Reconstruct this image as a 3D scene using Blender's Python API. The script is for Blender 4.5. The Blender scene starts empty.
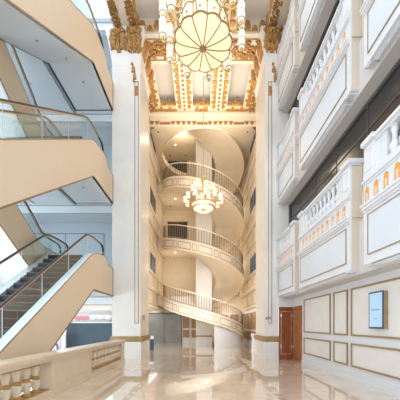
import bpy, math, random
from math import sin, cos, pi, radians, hypot
from mathutils import Vector
rnd = random.Random(7)
COL = bpy.context.scene.collection
SC = bpy.context.scene

# ------------------------------------------------------------------ materials
def mat(name, col, rough=0.5, metal=0.0, emit=None, estr=0.0, var=0.0, scale=6.0, bump=0.0, spec=0.5):
    m = bpy.data.materials.new(name); m.use_nodes = True
    nt = m.node_tree; b = nt.nodes['Principled BSDF']
    b.inputs['Roughness'].default_value = rough
    b.inputs['Metallic'].default_value = metal
    b.inputs['Specular IOR Level'].default_value = spec
    b.inputs['Base Color'].default_value = (*col, 1)
    if var > 0 or bump > 0:
        tc = nt.nodes.new('ShaderNodeTexCoord')
        no = nt.nodes.new('ShaderNodeTexNoise'); no.inputs['Scale'].default_value = scale
        no.inputs['Detail'].default_value = 5
        nt.links.new(tc.outputs['Object'], no.inputs['Vector'])
        if var > 0:
            r = nt.nodes.new('ShaderNodeValToRGB')
            r.color_ramp.elements[0].position = .3; r.color_ramp.elements[1].position = .7
            r.color_ramp.elements[0].color = (*[c * (1 - var) for c in col], 1)
            r.color_ramp.elements[1].color = (*[min(1, c * (1 + var)) for c in col], 1)
            nt.links.new(no.outputs['Fac'], r.inputs['Fac'])
            nt.links.new(r.outputs['Color'], b.inputs['Base Color'])
        if bump > 0:
            bp = nt.nodes.new('ShaderNodeBump'); bp.inputs['Strength'].default_value = bump
            bp.inputs['Distance'].default_value = .02
            nt.links.new(no.outputs['Fac'], bp.inputs['Height'])
            nt.links.new(bp.outputs['Normal'], b.inputs['Normal'])
    if emit:
        b.inputs['Emission Color'].default_value = (*emit, 1)
        b.inputs['Emission Strength'].default_value = estr
    return m

def glass_mat(name, tint=(.93, .97, .97), refl=.1):
    m = bpy.data.materials.new(name); m.use_nodes = True
    nt = m.node_tree; nt.nodes.clear()
    o = nt.nodes.new('ShaderNodeOutputMaterial'); mx = nt.nodes.new('ShaderNodeMixShader')
    t = nt.nodes.new('ShaderNodeBsdfTransparent'); g = nt.nodes.new('ShaderNodeBsdfGlossy')
    t.inputs['Color'].default_value = (*tint, 1); g.inputs['Roughness'].default_value = .02
    mx.inputs[0].default_value = refl
    nt.links.new(t.outputs[0], mx.inputs[1]); nt.links.new(g.outputs[0], mx.inputs[2])
    nt.links.new(mx.outputs[0], o.inputs['Surface'])
    return m

def floor_mat():
    m = bpy.data.materials.new('polished_marble'); m.use_nodes = True
    nt = m.node_tree; N = nt.nodes; L = nt.links; b = N['Principled BSDF']
    tc = N.new('ShaderNodeTexCoord')
    br = N.new('ShaderNodeTexBrick'); br.offset = 0; br.squash = 1
    br.inputs['Scale'].default_value = 1
    br.inputs['Brick Width'].default_value = .9; br.inputs['Row Height'].default_value = .9
    br.inputs['Mortar Size'].default_value = .004
    br.inputs['Color1'].default_value = (.82, .685, .565, 1); br.inputs['Color2'].default_value = (.77, .625, .495, 1)
    br.inputs['Mortar'].default_value = (.66, .53, .42, 1)
    L.new(tc.outputs['Object'], br.inputs['Vector'])
    no = N.new('ShaderNodeTexNoise'); no.inputs['Scale'].default_value = 1.3; no.inputs['Detail'].default_value = 8
    no.inputs['Distortion'].default_value = 1.2
    L.new(tc.outputs['Object'], no.inputs['Vector'])
    rp = N.new('ShaderNodeValToRGB')
    rp.color_ramp.elements[0].position = .35; rp.color_ramp.elements[0].color = (.90, .86, .81, 1)
    rp.color_ramp.elements[1].position = .6; rp.color_ramp.elements[1].color = (1, 1, 1, 1)
    L.new(no.outputs['Fac'], rp.inputs['Fac'])
    mx = N.new('ShaderNodeMixRGB'); mx.blend_type = 'MULTIPLY'; mx.inputs[0].default_value = 1
    L.new(br.outputs['Color'], mx.inputs[1]); L.new(rp.outputs['Color'], mx.inputs[2])
    L.new(mx.outputs['Color'], b.inputs['Base Color'])
    b.inputs['Roughness'].default_value = .045; b.inputs['IOR'].default_value = 1.9
    b.inputs['Specular IOR Level'].default_value = .6
    b.inputs['Coat Weight'].default_value = .8; b.inputs['Coat Roughness'].default_value = .02; b.inputs['Coat IOR'].default_value = 1.6
    return m

M = dict(
    floor=floor_mat(),
    inlay=mat('brown_marble_inlay', (.58, .42, .28), .1, var=.35, scale=4),
    pale_reflection=mat('painted_pale_reflection', (.86, .78, .68), .09, var=.06, scale=3),
    cream=mat('cream_paint', (.84, .75, .625), .5, var=.02, scale=2),
    warm=mat('warm_cream_paint', (.81, .70, .545), .55, var=.03, scale=2),
    stone=mat('ivory_stone', (.80, .765, .72), .32, var=.04, scale=1.5),
    tanstone=mat('beige_marble', (.74, .60, .44), .22, var=.05, scale=2),
    white=mat('white_paint', (.735, .75, .78), .45, var=.015, scale=2),
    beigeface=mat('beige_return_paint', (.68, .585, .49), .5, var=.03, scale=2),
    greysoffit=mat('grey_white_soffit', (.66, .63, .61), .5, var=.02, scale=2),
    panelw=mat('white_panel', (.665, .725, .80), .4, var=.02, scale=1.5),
    wallp=mat('ivory_wall_panel', (.80, .775, .745), .35, var=.03, scale=2.2),
    brown=mat('brown_moulding', (.36, .24, .12), .4, var=.1, scale=8),
    railmetal=mat('dark_rail_metal', (.20, .145, .10), .5, .2, var=.05, scale=4),
    urn=mat('tan_urn_stone', (.74, .63, .48), .35, var=.08, scale=5),
    ringgold=mat('ochre_ring', (.50, .28, .09), .35, .3, var=.15, scale=6),
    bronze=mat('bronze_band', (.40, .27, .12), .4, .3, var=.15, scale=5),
    gold=mat('gilded_plaster', (.54, .30, .085), .38, .45, var=.35, scale=14, bump=.5),
    golddark=mat('antique_gilding', (.42, .22, .07), .45, .35, var=.45, scale=12, bump=.6),
    brass=mat('brass', (.75, .52, .20), .28, .9, var=.1, scale=9),
    clad=mat('tan_cladding', (.80, .635, .455), .45, var=.02, scale=1.2),
    cladend=mat('brown_edge_metal', (.30, .21, .14), .4, .4, var=.08, scale=6),
    soffit=mat('white_soffit', (.82, .87, .91), .35, var=.012, scale=1.5),
    pale=mat('pale_plaster', (.72, .80, .855), .6, var=.02, scale=1),
    seam=mat('grey_seam', (.34, .38, .41), .5, var=.05, scale=5),
    rubber=mat('black_handrail_rubber', (.055, .05, .05), .35, var=.2, scale=9),
    track=mat('bronze_rail_track', (.66, .47, .28), .35, .3, var=.06, scale=5),
    steel=mat('brushed_steel', (.62, .66, .70), .35, .5, var=.05, scale=20),
    step=mat('dark_escalator_step', (.022, .017, .015), .6, .0, var=.25, scale=12),
    dark=mat('dark_glazing', (.035, .034, .034), .15, var=.3, scale=.7),
    darkmul=mat('dark_mullion', (.09, .085, .085), .4, var=.1, scale=4),
    blueglass=mat('blue_window_glass', (.03, .07, .15), .5, var=.3, scale=2),
    black=mat('black_opening', (.03, .024, .02), .5, var=.3, scale=3),
    slot=mat('downlight_black', (.06, .05, .04), .5, var=.2, scale=9),
    niche=mat('lit_niche', (.62, .30, .07), .5, emit=(1, .36, .05), estr=.22, var=.05, scale=7),  # niche back itself glows, standing in for a small lamp's light
    led=mat('warm_light_strip', (1, .8, .5), .5, emit=(1, .72, .36), estr=4, var=.02),
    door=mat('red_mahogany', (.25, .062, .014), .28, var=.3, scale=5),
    door2=mat('lit_mahogany', (.38, .13, .032), .28, var=.25, scale=5),  # lighter copy of the door mahogany, light on this leaf put into its colour
    chrome=mat('satin_chrome', (.75, .74, .72), .22, .9, var=.05, scale=9),
    screen=mat('lit_screen', (.30, .45, .60), .3, emit=(.50, .72, .95), estr=.38, var=.03, scale=3),
    screentext=mat('screen_lettering', (.20, .27, .36), .5, var=.05),
    bezel=mat('dark_blue_bezel', (.05, .09, .14), .35, var=.1),
    navy=mat('slate_hoarding', (.075, .115, .155), .6, var=.08, scale=2),
    truss=mat('white_truss', (.72, .74, .76), .4, .3, var=.05),
    pink=mat('pink_print', (.80, .25, .33), .5, var=.2, scale=8),
    lilac=mat('lilac_print', (.78, .70, .82), .5, var=.1, scale=8),
    greyglass=mat('grey_glass_wall', (.24, .25, .23), .15, var=.12, scale=1.1),
    wood=mat('brown_wall_panel', (.40, .25, .11), .45, var=.15, scale=4),
    coffer=mat('grey_coffer', (.80, .78, .765), .6, var=.02),
    shade=mat('frosted_lamp_glass', (.75, .72, .64), .4, emit=(1, .92, .78), estr=.45, var=.02),
    bowl=mat('amber_alabaster_glass', (.70, .58, .36), .35, emit=(1, .86, .58), estr=.72, var=.05, scale=3),
    drum=mat('etched_drum_glass', (.75, .68, .52), .35, emit=(1, .88, .62), estr=.45, var=.05, scale=6),
    spot=mat('downlight_lamp', (1, 1, 1), .5, emit=(1, .97, .9), estr=3, var=.02),
    glass=glass_mat('escalator_glass'),
    shopred=mat('red_shop_sign', (.60, .16, .20), .5, var=.1),
    shopgrey=mat('grey_shop_fitting', (.42, .44, .46), .5, var=.1),
)

# ------------------------------------------------------------------ mesh builder
class MB:
    def __init__(s): s.v = []; s.f = []
    def add(s, vs, fs):
        n = len(s.v); s.v += [tuple(v) for v in vs]; s.f += [tuple(i + n for i in f) for f in fs]; return s
    def box(s, x0, x1, y0, y1, z0, z1):
        x0, x1 = min(x0, x1), max(x0, x1); y0, y1 = min(y0, y1), max(y0, y1); z0, z1 = min(z0, z1), max(z0, z1)
        vs = [(x0, y0, z0), (x1, y0, z0), (x1, y1, z0), (x0, y1, z0), (x0, y0, z1), (x1, y0, z1), (x1, y1, z1), (x0, y1, z1)]
        return s.add(vs, [(0, 3, 2, 1), (4, 5, 6, 7), (0, 1, 5, 4), (1, 2, 6, 5), (2, 3, 7, 6), (3, 0, 4, 7)])
    def prism(s, poly, a, b, axis='x'):
        n = len(poly)
        def P(u, w, t): return {'x': (t, u, w), 'y': (u, t, w), 'z': (u, w, t)}[axis]
        vs = [P(u, w, a) for u, w in poly] + [P(u, w, b) for u, w in poly]
        fs = [tuple(range(n)), tuple(range(2 * n - 1, n - 1, -1))] + [(i, n + i, n + (i + 1) % n, (i + 1) % n) for i in range(n)]
        return s.add(vs, fs)
    def sweep(s, top, bot, a, b):
        """strip body between two polylines of equal length in (y,z), from x=a to x=b"""
        n = len(top)
        for i in range(n - 1):
            s.prism([top[i], top[i + 1], bot[i + 1], bot[i]], a, b)
        return s
    def lathe(s, prof, c=(0, 0, 0), n=12, a0=0.0):
        vs = []; fs = []; k = len(prof)
        for i in range(n):
            a = a0 + 2 * pi * i / n
            for r, z in prof: vs.append((c[0] + r * cos(a), c[1] + r * sin(a), c[2] + z))
        for i in range(n):
            for j in range(k - 1):
                p, q = i * k + j, ((i + 1) % n) * k + j
                fs.append((p, q, q + 1, p + 1))
        fs.append(tuple(i * k for i in range(n))[::-1]); fs.append(tuple(i * k + k - 1 for i in range(n)))
        return s.add(vs, fs)
    def tube(s, path, r, n=6, rz=None):
        P = [Vector(p) for p in path]; vs = []; fs = []; rz = rz or r
        up0 = Vector((0, 0, 1))
        for i, p in enumerate(P):
            t = (P[min(i + 1, len(P) - 1)] - P[max(i - 1, 0)]).normalized()
            up = up0 if abs(t.z) < .95 else Vector((0, 1, 0))
            a = t.cross(up).normalized(); b = a.cross(t).normalized()
            for k in range(n):
                w = 2 * pi * k / n + pi / n
                vs.append(p + a * (r * cos(w)) + b * (rz * sin(w)))
        for i in range(len(P) - 1):
            for k in range(n):
                fs.append((i * n + k, i * n + (k + 1) % n, (i + 1) * n + (k + 1) % n, (i + 1) * n + k))
        fs.append(tuple(range(n))[::-1]); fs.append(tuple((len(P) - 1) * n + k for k in range(n)))
        return s.add(vs, fs)
    def frame(s, o, u, v, nrm, w, h, t, d):
        """rectangular frame of bar width t, depth d, corner o, spanned by unit vectors u, v"""
        o, u, v, nrm = Vector(o), Vector(u), Vector(v), Vector(nrm)
        for a0, a1, b0, b1 in ((0, w, 0, t), (0, w, h - t, h), (0, t, t, h - t), (w - t, w, t, h - t)):
            s.slab(o, u, v, nrm, a0, a1, b0, b1, d)
        return s
    def slab(s, o, u, v, nrm, a0, a1, b0, b1, d):
        o, u, v, nrm = Vector(o), Vector(u), Vector(v), Vector(nrm)
        q = [o + u * a0 + v * b0, o + u * a1 + v * b0, o + u * a1 + v * b1, o + u * a0 + v * b1]
        return s.add(q + [p + nrm * d for p in q], [(3, 2, 1, 0), (4, 5, 6, 7), (0, 1, 5, 4), (1, 2, 6, 5), (2, 3, 7, 6), (3, 0, 4, 7)])
    def shape(s, o, u, v, nrm, pts, d):
        """outline pts in (u,v), a raised relief: domed centre"""
        o, u, v, nrm = Vector(o), Vector(u), Vector(v), Vector(nrm)
        n = len(pts); cx = sum(p[0] for p in pts) / n; cy = sum(p[1] for p in pts) / n
        a = [o + u * p[0] + v * p[1] for p in pts]
        b = [o + u * (cx + (p[0] - cx) * .8) + v * (cy + (p[1] - cy) * .8) + nrm * d * .7 for p in pts]
        c = o + u * cx + v * cy + nrm * d
        vs = a + b + [c]
        fs = [(i, (i + 1) % n, n + (i + 1) % n, n + i) for i in range(n)] + [(n + i, n + (i + 1) % n, 2 * n) for i in range(n)]
        return s.add(vs, fs)
    def ball(s, c, rx, ry=None, rz=None, n=8, k=5):
        ry = ry or rx; rz = rz or rx
        prof = [(sin(pi * j / k), -cos(pi * j / k)) for j in range(k + 1)]
        prof[0] = (.02, -1); prof[-1] = (.02, 1)
        m = MB().lathe(prof, (0, 0, 0), n)
        return s.add([(c[0] + x * rx, c[1] + y * ry, c[2] + z * rz) for x, y, z in m.v], m.f)

ORIG = {}
def build(name, mb, m, parent=None, smooth=False, kind=None, label=None):
    o0 = ORIG.get(parent.name, Vector((0, 0, 0))) if parent else Vector((0, 0, 0))
    me = bpy.data.meshes.new(name)
    me.from_pydata([(v[0] - o0.x, v[1] - o0.y, v[2] - o0.z) for v in mb.v], [], mb.f)
    me.update()
    import bmesh
    bm = bmesh.new(); bm.from_mesh(me); bmesh.ops.recalc_face_normals(bm, faces=bm.faces); bm.to_mesh(me); bm.free()
    me.materials.append(M[m] if isinstance(m, str) else m)
    if smooth:
        for p in me.polygons: p.use_smooth = True
        try: me.set_sharp_from_angle(angle=radians(40))
        except Exception: pass
    o = bpy.data.objects.new(name, me); COL.objects.link(o)
    if parent: o.parent = parent; ORIG[o.name] = o0
    else: ORIG[o.name] = Vector((0, 0, 0))
    if kind: o['kind'] = kind
    if label: o['label'] = label
    return o
def tag(o, label, cat, group=None):
    o['label'] = label; o['category'] = cat
    if group: o['group'] = group
    return o
def thing(name, label, cat, loc=(0, 0, 0), group=None):
    o = bpy.data.objects.new(name, None); COL.objects.link(o); o.location = loc
    o.empty_display_size = .1
    ORIG[o.name] = Vector(loc)
    return tag(o, label, cat, group)
def struct(name, mb, m, parent=None, smooth=False):
    return build(name, mb, m, parent, smooth, kind='structure')
def copy_tree(o, parent=None):
    c = o.copy(); COL.objects.link(c)
    if parent: c.parent = parent
    for ch in list(o.children): copy_tree(ch, c)
    return c
def child(name, src, parent, off):
    """another part sharing src's mesh, shifted"""
    c = src.copy(); COL.objects.link(c); c.parent = parent
    c.location = Vector(src.location) + Vector(off)
    for ch in list(src.children):
        d = ch.copy(); COL.objects.link(d); d.parent = c
    return c

S = 4.57; L = [0, 4.40, 8.97, 13.54, 18.11]
X3, Y3, Z3 = (1, 0, 0), (0, 1, 0), (0, 0, 1)

# ------------------------------------------------------------------ camera
cd = bpy.data.cameras.new('camera'); cam = bpy.data.objects.new('camera', cd); COL.objects.link(cam)
cam.location = (0, 0, 1.7); cam.rotation_euler = (pi / 2, 0, 0)
cd.sensor_width = 36; cd.lens = 36 * 266 / 400; cd.shift_y = (324.5 - 200) / 400; cd.clip_start = .05
SC.camera = cam

# ------------------------------------------------------------------ floor
struct('floor', MB().box(-13.3, 6.5, -4, 32, -.3, 0), 'floor')
m = MB()
for xc in (-1.68, 1.88):
    y = 3.0; k = 0
    while y < 15.5:
        w = .26 if k % 2 else .17
        m.box(xc - w / 2, xc + w / 2, y, y + .62, -.02, .002); y += .74; k += 1
struct('trim_1', m, 'inlay')
# pale curved band painted into the floor as the stair's reflection
m = MB(); R0, R1, cxx, cyy = 3.1, 3.6, -1.2, 11.9
seg = [(-80 + 115 * i / 40) for i in range(41)]
for i in range(40):
    a, b = radians(seg[i]), radians(seg[i + 1])
    q = [(cxx + r * cos(t), cyy + r * sin(t)) for r, t in ((R0, a), (R1, a), (R1, b), (R0, b))]
    m.prism(q, -.02, .0015, 'z')
struct('trim_2', m, 'pale_reflection')

# ------------------------------------------------------------------ far atrium side: slabs and walls
for i, lv in enumerate(L[1:], 1):
    m = MB().box(-13, -4.36, 13.1, 15.6, lv - 1.32, lv)
    m.box(-13, -4.36, 13.3, 13.55, lv - 1.72, lv - 1.32)
    w = -8.2 if i < 3 else -6.3
    m.box(-13, w, 9.6, 13.1, lv - 1.32, lv)
    o = struct('ceiling_landing_%d' % i, m, 'soffit')
    s = MB().box(-13, -4.4, 13.285, 13.3, lv - 1.35, lv - 1.32); s.box(-6.26, -6.14, 10.75, 13.28, lv - 1.335, lv - 1.3)
    s.box(-13, -4.4, 13.285, 13.3, lv - 1.73, lv - 1.70)
    build('shadow_gap', s, 'seam', o)
    d = MB()
    for x in (-11.5, -9.6, -7.4):
        d.lathe([(.06, -.012), (.06, .0)], (x, 11.6, lv - 1.32), 10)
    build('downlight', d, 'steel', o)
m = MB().box(-13, -4.36, 15.6, 15.8, 3.1, 22)
o = struct('wall_back_atrium', m, 'pale')
s = MB()
for lv in (L[1], L[2], L[3]):
    s.frame((-10.6, 15.6, lv + .1), X3, Z3, (0, -1, 0), 5.0, 2.55, .05, .03)
    s.box(-7.9, -7.87, 15.57, 15.6, lv + .15, lv + 2.6)
build('panel_frame', s, 'seam', o)
m = MB().box(-13.3, -13, -1, 15.8, 0, 22)
o = struct('wall_side_atrium', m, 'pale')
s = MB()
for y in range(1, 15, 2): s.box(-13.02, -12.98, y, y + .04, 0, 21)
for z in (3.0, 7.6, 12.1, 16.7): s.box(-13.02, -12.98, -1, 15.5, z, z + .05)
build('glazing_bar', s, 'steel', o)
# bright mall behind the hoarding
struct('wall_back_mall', MB().box(-16, -4, 27, 27.2, 0, 4.5), 'white')
struct('ceiling_mall', MB().box(-16, -4.4, 13.6, 27, 2.95, 3.08), 'soffit')

# ------------------------------------------------------------------ escalators
def escalator(loc, label, flip=False):
    """root on the lower floor; u along +Y: lower landing 0..2.3, incline, upper landing to 11.24"""
    t = thing('escalator', label, 'escalator', (0, 0, 0), 'stacked escalators')
    W = 1.86; H = W / 2; sl = .697
    def path(dz_low, dz_up, kl, ku):
        return [(0, dz_low), (kl, dz_low), (ku, S + dz_up), (11.24, S + dz_up)]
    bot = path(-1.32, -1.32, 2.3, 8.86)
    TOP = [(0, .06), (.73, .08), (.86, .40), (1.7, .42), (2.4, .45), (2.75, .52)]
    zt = lambda u: S + .1 - sl * (8.72 - u)
    TOP[-1] = (2.75, zt(2.75))
    TOP += [(8.55, zt(8.55)), (8.75, S + .115), (9.0, S + .20), (9.45, S + .31), (10.0, S + .38), (10.35, S + .36), (10.45, S + .1), (11.24, S + .06)]
    def botz(u):
        for (u0, z0), (u1, z1) in zip(bot, bot[1:]):
            if u0 <= u <= u1: return z0 + (z1 - z0) * (u - u0) / (u1 - u0)
    us = sorted(set([p[0] for p in TOP] + [2.3, 8.86]))
    def topz(u):
        for (u0, z0), (u1, z1) in zip(TOP, TOP[1:]):
            if u0 <= u <= u1: return z0 + (z1 - z0) * (u - u0) / (u1 - u0)
    tp = [(u, topz(u)) for u in us]; bp = [(u, botz(u)) for u in us]
    for sx in (1, -1):
        a, b = sx * H, sx * (H - .07)
        sd = build('side_cladding', MB().prism(tp + bp[::-1], a, b), 'clad', t)
        e = MB()
        for (u0, z0), (u1, z1) in zip(bp, bp[1:]):
            e.prism([(u0, z0), (u1, z1), (u1, z1 + .05), (u0, z0 + .05)], sx * (H - .02), sx * (H + .012))
        e.box(sx * (H + .012), sx * (H - .02), 11.2, 11.26, S - 1.32, S + .06)
        for (u0, z0), (u1, z1) in zip(tp, tp[1:]):
            e.prism([(u0, z0), (u1, z1), (u1, z1 - .025), (u0, z0 - .025)], sx * (H - .02), sx * (H + .008))
        build('edge_trim', e, 'cladend', sd)
        dk = MB()
        D = [p for p in tp if p[0] >= 2.3 and p[0] <= 10.0]
        for (u0, z0), (u1, z1) in zip(D, D[1:]):
            dk.prism([(u0, z0 + .004), (u1, z1 + .004), (u1, z1 - .05), (u0, z0 - .05)], sx * (H - .02), sx * (H - .28))
        build('deck', dk, 'steel' if sx < 0 else 'soffit', t)
        # inner skirt panel
        sk = MB()
        for (u0, z0), (u1, z1) in zip(D, D[1:]):
            sk.prism([(u0, z0 - .05), (u1, z1 - .05), (u1, z1 - .42), (u0, z0 - .42)], sx * (H - .26), sx * (H - .28))
        build('skirt_panel', sk, 'steel', t)
        # handrail path
        hr = []
        for k in range(7):
            a_ = -pi / 2 - pi * k / 6
            hr.append((1.15 + .27 * cos(a_), .66 + .27 * sin(a_) + .0))
        hr = [(1.5, .39)] + hr[:]
        hr += [(2.0, .95), (2.4, 1.06)]
        hl = lambda u: S + .93 + .03 - sl * (8.72 - u)
        hr += [(2.9, hl(2.9)), (8.2, hl(8.2)), (8.5, hl(8.5) - .02), (8.75, S + .86), (9.2, S + .90), (9.7, S + .90)]
        for k in range(7):
            a_ = pi / 2 - pi * k / 6
            hr.append((10.0 + .28 * cos(a_), S + .62 + .28 * sin(a_)))
        hr.append((9.7, S + .34))
        x = sx * (H - .14)
        build('handrail', MB().tube([(x, u, z) for u, z in hr], .045, 8, .03), 'rubber', t, True)
        build('rail_track', MB().tube([(x, u, z - .04) for u, z in hr[8:16]], .03, 6, .022), 'track', t, True)
        # glass
        g = MB(); gu = [1.5, 2.4, 2.9, 5.5, 8.2, 8.75, 9.2, 9.7, 10.05]
        def hz(u):
            if u < 2.9: return 1.02 + (hl(2.9) - 1.02) * max(0, (u - 2.0)) / .9 if u > 2 else .95
            if u <= 8.5: return hl(u)
            return S + .88
        for u0, u1 in zip(gu, gu[1:]):
            g.prism([(u0, topz(u0)), (u1, topz(u1)), (u1, hz(u1) - .03), (u0, hz(u0) - .03)], x - .005, x + .005)
        gl = build('glass_balustrade', g, 'glass', t)
        for u in (4.1, 5.6, 7.1, 8.6): build('glass_joint', MB().box(x - .006, x + .006, u, u + .01, topz(u), hz(u) - .04), 'steel', gl)
    # underside
    s = MB()
    for (u0, z0), (u1, z1) in zip(bp, bp[1:]):
        s.prism([(u0, z0), (u1, z1), (u1, z1 + .06), (u0, z0 + .06)], -H + .02, H - .02)
    s.box(-H + .07, H - .07, 11.18, 11.24, S - 1.32, S - .02)
    build('truss_soffit', s, 'soffit', t)
    for u in (4.2, 6.4, 8.2, 9.7):
        z = botz(u); d = MB()
        d.lathe([(.045, -.014), (.055, .02)], (.15, u, z), 10)
        build('downlight', d, 'seam', t)
    # steps
    st = MB(); n = 20; u0 = 2.45; du = (8.72 - u0) / n; dz = S / n
    for k in range(n):
        st.box(-.65, .65, u0 + k * du, u0 + (k + 1) * du + .04, (k) * dz - .16, (k + 1) * dz - .02)
    build('step_band', st, 'step', t)
    ln = MB()
    for k in range(n):
        ln.box(-.65, .65, u0 + k * du - .006, u0 + k * du + .012, (k + 1) * dz - .045, (k + 1) * dz - .015)
    build('step_nosing', ln, 'darkmul', t)
    cp = MB().box(-.66, .66, 8.72, 11.24, S - .06, S - .01); cp.box(-.66, .66, 0, 2.45, -.06, -.005)
    build('comb_plate', cp, 'steel', t)
    t.location = loc
    if flip: t.rotation_euler = (0, 0, pi)
    return t
XF = -4.28 - .93; XB = -6.26 - .93
esc = escalator((XF, 1.84, L[1] - S), 'tan-clad escalator rising from the ground with dark steps in view')
def esc_copy(loc, label, flip=False):
    c = copy_tree(esc); c.location = loc; c['label'] = label
    c.rotation_euler = (0, 0, pi if flip else 0)
    return c
esc_copy((XF, 1.84, L[2] - S), 'tan-clad escalator above the dark-stepped one, middle of the three front flights')
esc_copy((XF, 1.84, L[3] - S), 'tan-clad escalator with a wide white underside, topmost of the three front flights')
esc_copy((XB, 13.08, L[1]), 'escalator behind the glass of the lowest front flight, sloping the other way', True)
esc_copy((XB, 13.08, L[2]), 'escalator behind the glass of the middle front flight, sloping the other way', True)

# ------------------------------------------------------------------ hoarding, truss, poster, shop fittings at ground level
t = thing('hoarding', 'dark slate-blue hoarding wall behind the stone balustrade', 'hoarding', (-5.6, 14.3, 0))
build('board', MB().box(-7.2, -4.4, 14.3, 14.4, 0, 1.78), 'navy', t)
build('top_rail', MB().box(-7.2, -4.4, 14.26, 14.44, 1.78, 1.83), 'truss', t)
t = thing('truss', 'pale lattice truss resting on top of the dark hoarding', 'truss', (-5.6, 14.35, 1.83))
m = MB()
for z in (1.85, 2.05): m.box(-7.6, -4.4, 14.33, 14.37, z, z + .03)
build('chord', m, 'shopgrey', t)
m = MB(); k = 0; x = -7.6
while x < -4.5:
    m.tube([(x, 14.35, 1.87 if k % 2 else 2.06), (x + .2, 14.35, 2.06 if k % 2 else 1.87)], .016, 5); x += .2; k += 1
build('lattice', m, 'seam', t)
t = thing('truss_tower', 'upright lattice truss post at the end of the hoarding beside the pink poster', 'truss', (-7.3, 13.9, 0))
m = MB()
for x in (-7.30, -7.0): m.box(x - .02, x + .02, 13.86, 13.9, 0, 1.9)
build('chord', m, 'truss', t)
m = MB()
for k in range(9): m.tube([(-7.30 if k % 2 else -7.0, 13.88, .1 + k * .2), (-7.0 if k % 2 else -7.30, 13.88, .3 + k * .2)], .015, 5)
build('lattice', m, 'truss', t)
t = thing('poster_board', 'pink and lilac poster board leaning behind the stone balustrade', 'poster', (-7.6, 13.5, 0))
build('board', MB().box(-8.3, -7.1, 13.5, 13.56, 0, 1.25), 'lilac', t)
m = MB().prism([(-8.2, .55), (-7.3, .9), (-7.30, 1.22), (-8.2, 1.22)], 13.49, 13.5, 'y')
build('pink_shape', m, 'pink', t)
m = MB()
for k in range(24):
    a, b = 2 * pi * k / 24, 2 * pi * (k + 1) / 24
    m.prism([(-7.55 + r * cos(w), .5 + r * sin(w)) for r, w in ((.28, a), (.38, a), (.38, b), (.28, b))], 13.485, 13.5, 'y')
build('ring', m, 'bezel', t)
t = thing('shop_kiosk', 'small grey and red shop kiosk far beyond the hoarding', 'kiosk', (-9.0, 22, 0))
build('counter', MB().box(-10.6, -7.5, 22, 23, 0, 2.1), 'shopgrey', t)
build('sign', MB().box(-10.3, -9.2, 21.95, 22, 2.1, 2.4), 'shopred', t)
build('canopy', MB().box(-9.0, -7.4, 21.9, 23, 2.15, 2.45), 'white', t)
build('counter', MB().box(-7.2, -6.0, 22.4, 23, 0, 2.3), 'shopgrey', t)

# ------------------------------------------------------------------ stone balustrade
BX0, BX1 = -3.86, -3.42
t = thing('stone_balustrade', 'cream stone balustrade with urn balusters running along the shiny floor', 'balustrade', (-3.62, 8, 0))
m = MB().box(BX0, BX1, 3.0, 12.15, 0, .13); m.box(BX0 + .03, BX1 - .03, 3.0, 12.15, .13, .18)
build('base', m, 'tanstone', t)
m = MB().box(BX0 - .02, BX1 + .03, 3.0, 12.17, .93, 1.01); m.box(BX0 + .02, BX1 - .01, 3.0, 12.15, .85, .93)
build('top_rail', m, 'tanstone', t)
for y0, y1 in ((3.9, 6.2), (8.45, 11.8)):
    for z in (.18, .825): build('brown_strip', MB().box(BX0 + .1, BX1 - .1, y0, y1, z, z + .025), 'bronze', t)  # thin brown strips under the rail and along the base
for y0, y1 in ((6.2, 8.45), (11.8, 12.15), (3.0, 3.9)):
    m = MB().box(BX0 + .06, BX1 - .03, y0, y1, .18, .85)
    p = build('pier', m, 'tanstone', t)
    f = MB().frame((BX1 - .03, y0 + .06, .26), Y3, Z3, X3, y1 - y0 - .12, .5, .02, .008)
    build('pier_panel', f, 'tanstone', p)
prof = [(.085, .18), (.085, .21), (.05, .24), (.062, .30), (.095, .42), (.098, .46), (.06, .49), (.045, .515), (.062, .53), (.062, .555), (.05, .57), (.066, .66), (.088, .78), (.09, .80), (.06, .82), (.09, .83), (.09, .85)]
ringp = [[(.098, .17), (.10, .245), (.055, .27)], [(.055, .485), (.074, .505), (.076, .555), (.055, .575)], [(.07, .775), (.098, .79), (.1, .855)]]
b0 = build('baluster', MB().lathe(prof, (-3.62, 4.05, 0), 12), 'urn', t, True)
for r in ringp: build('ring', MB().lathe(r, (-3.62, 4.05, 0), 12), 'ringgold', b0, True)
y = 4.35
while y < 6.1: child('baluster', b0, t, (0, y - 4.05, 0)); y += .3
y = 8.63
while y < 11.7: child('baluster', b0, t, (0, y - 4.05, 0)); y += .34

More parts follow.
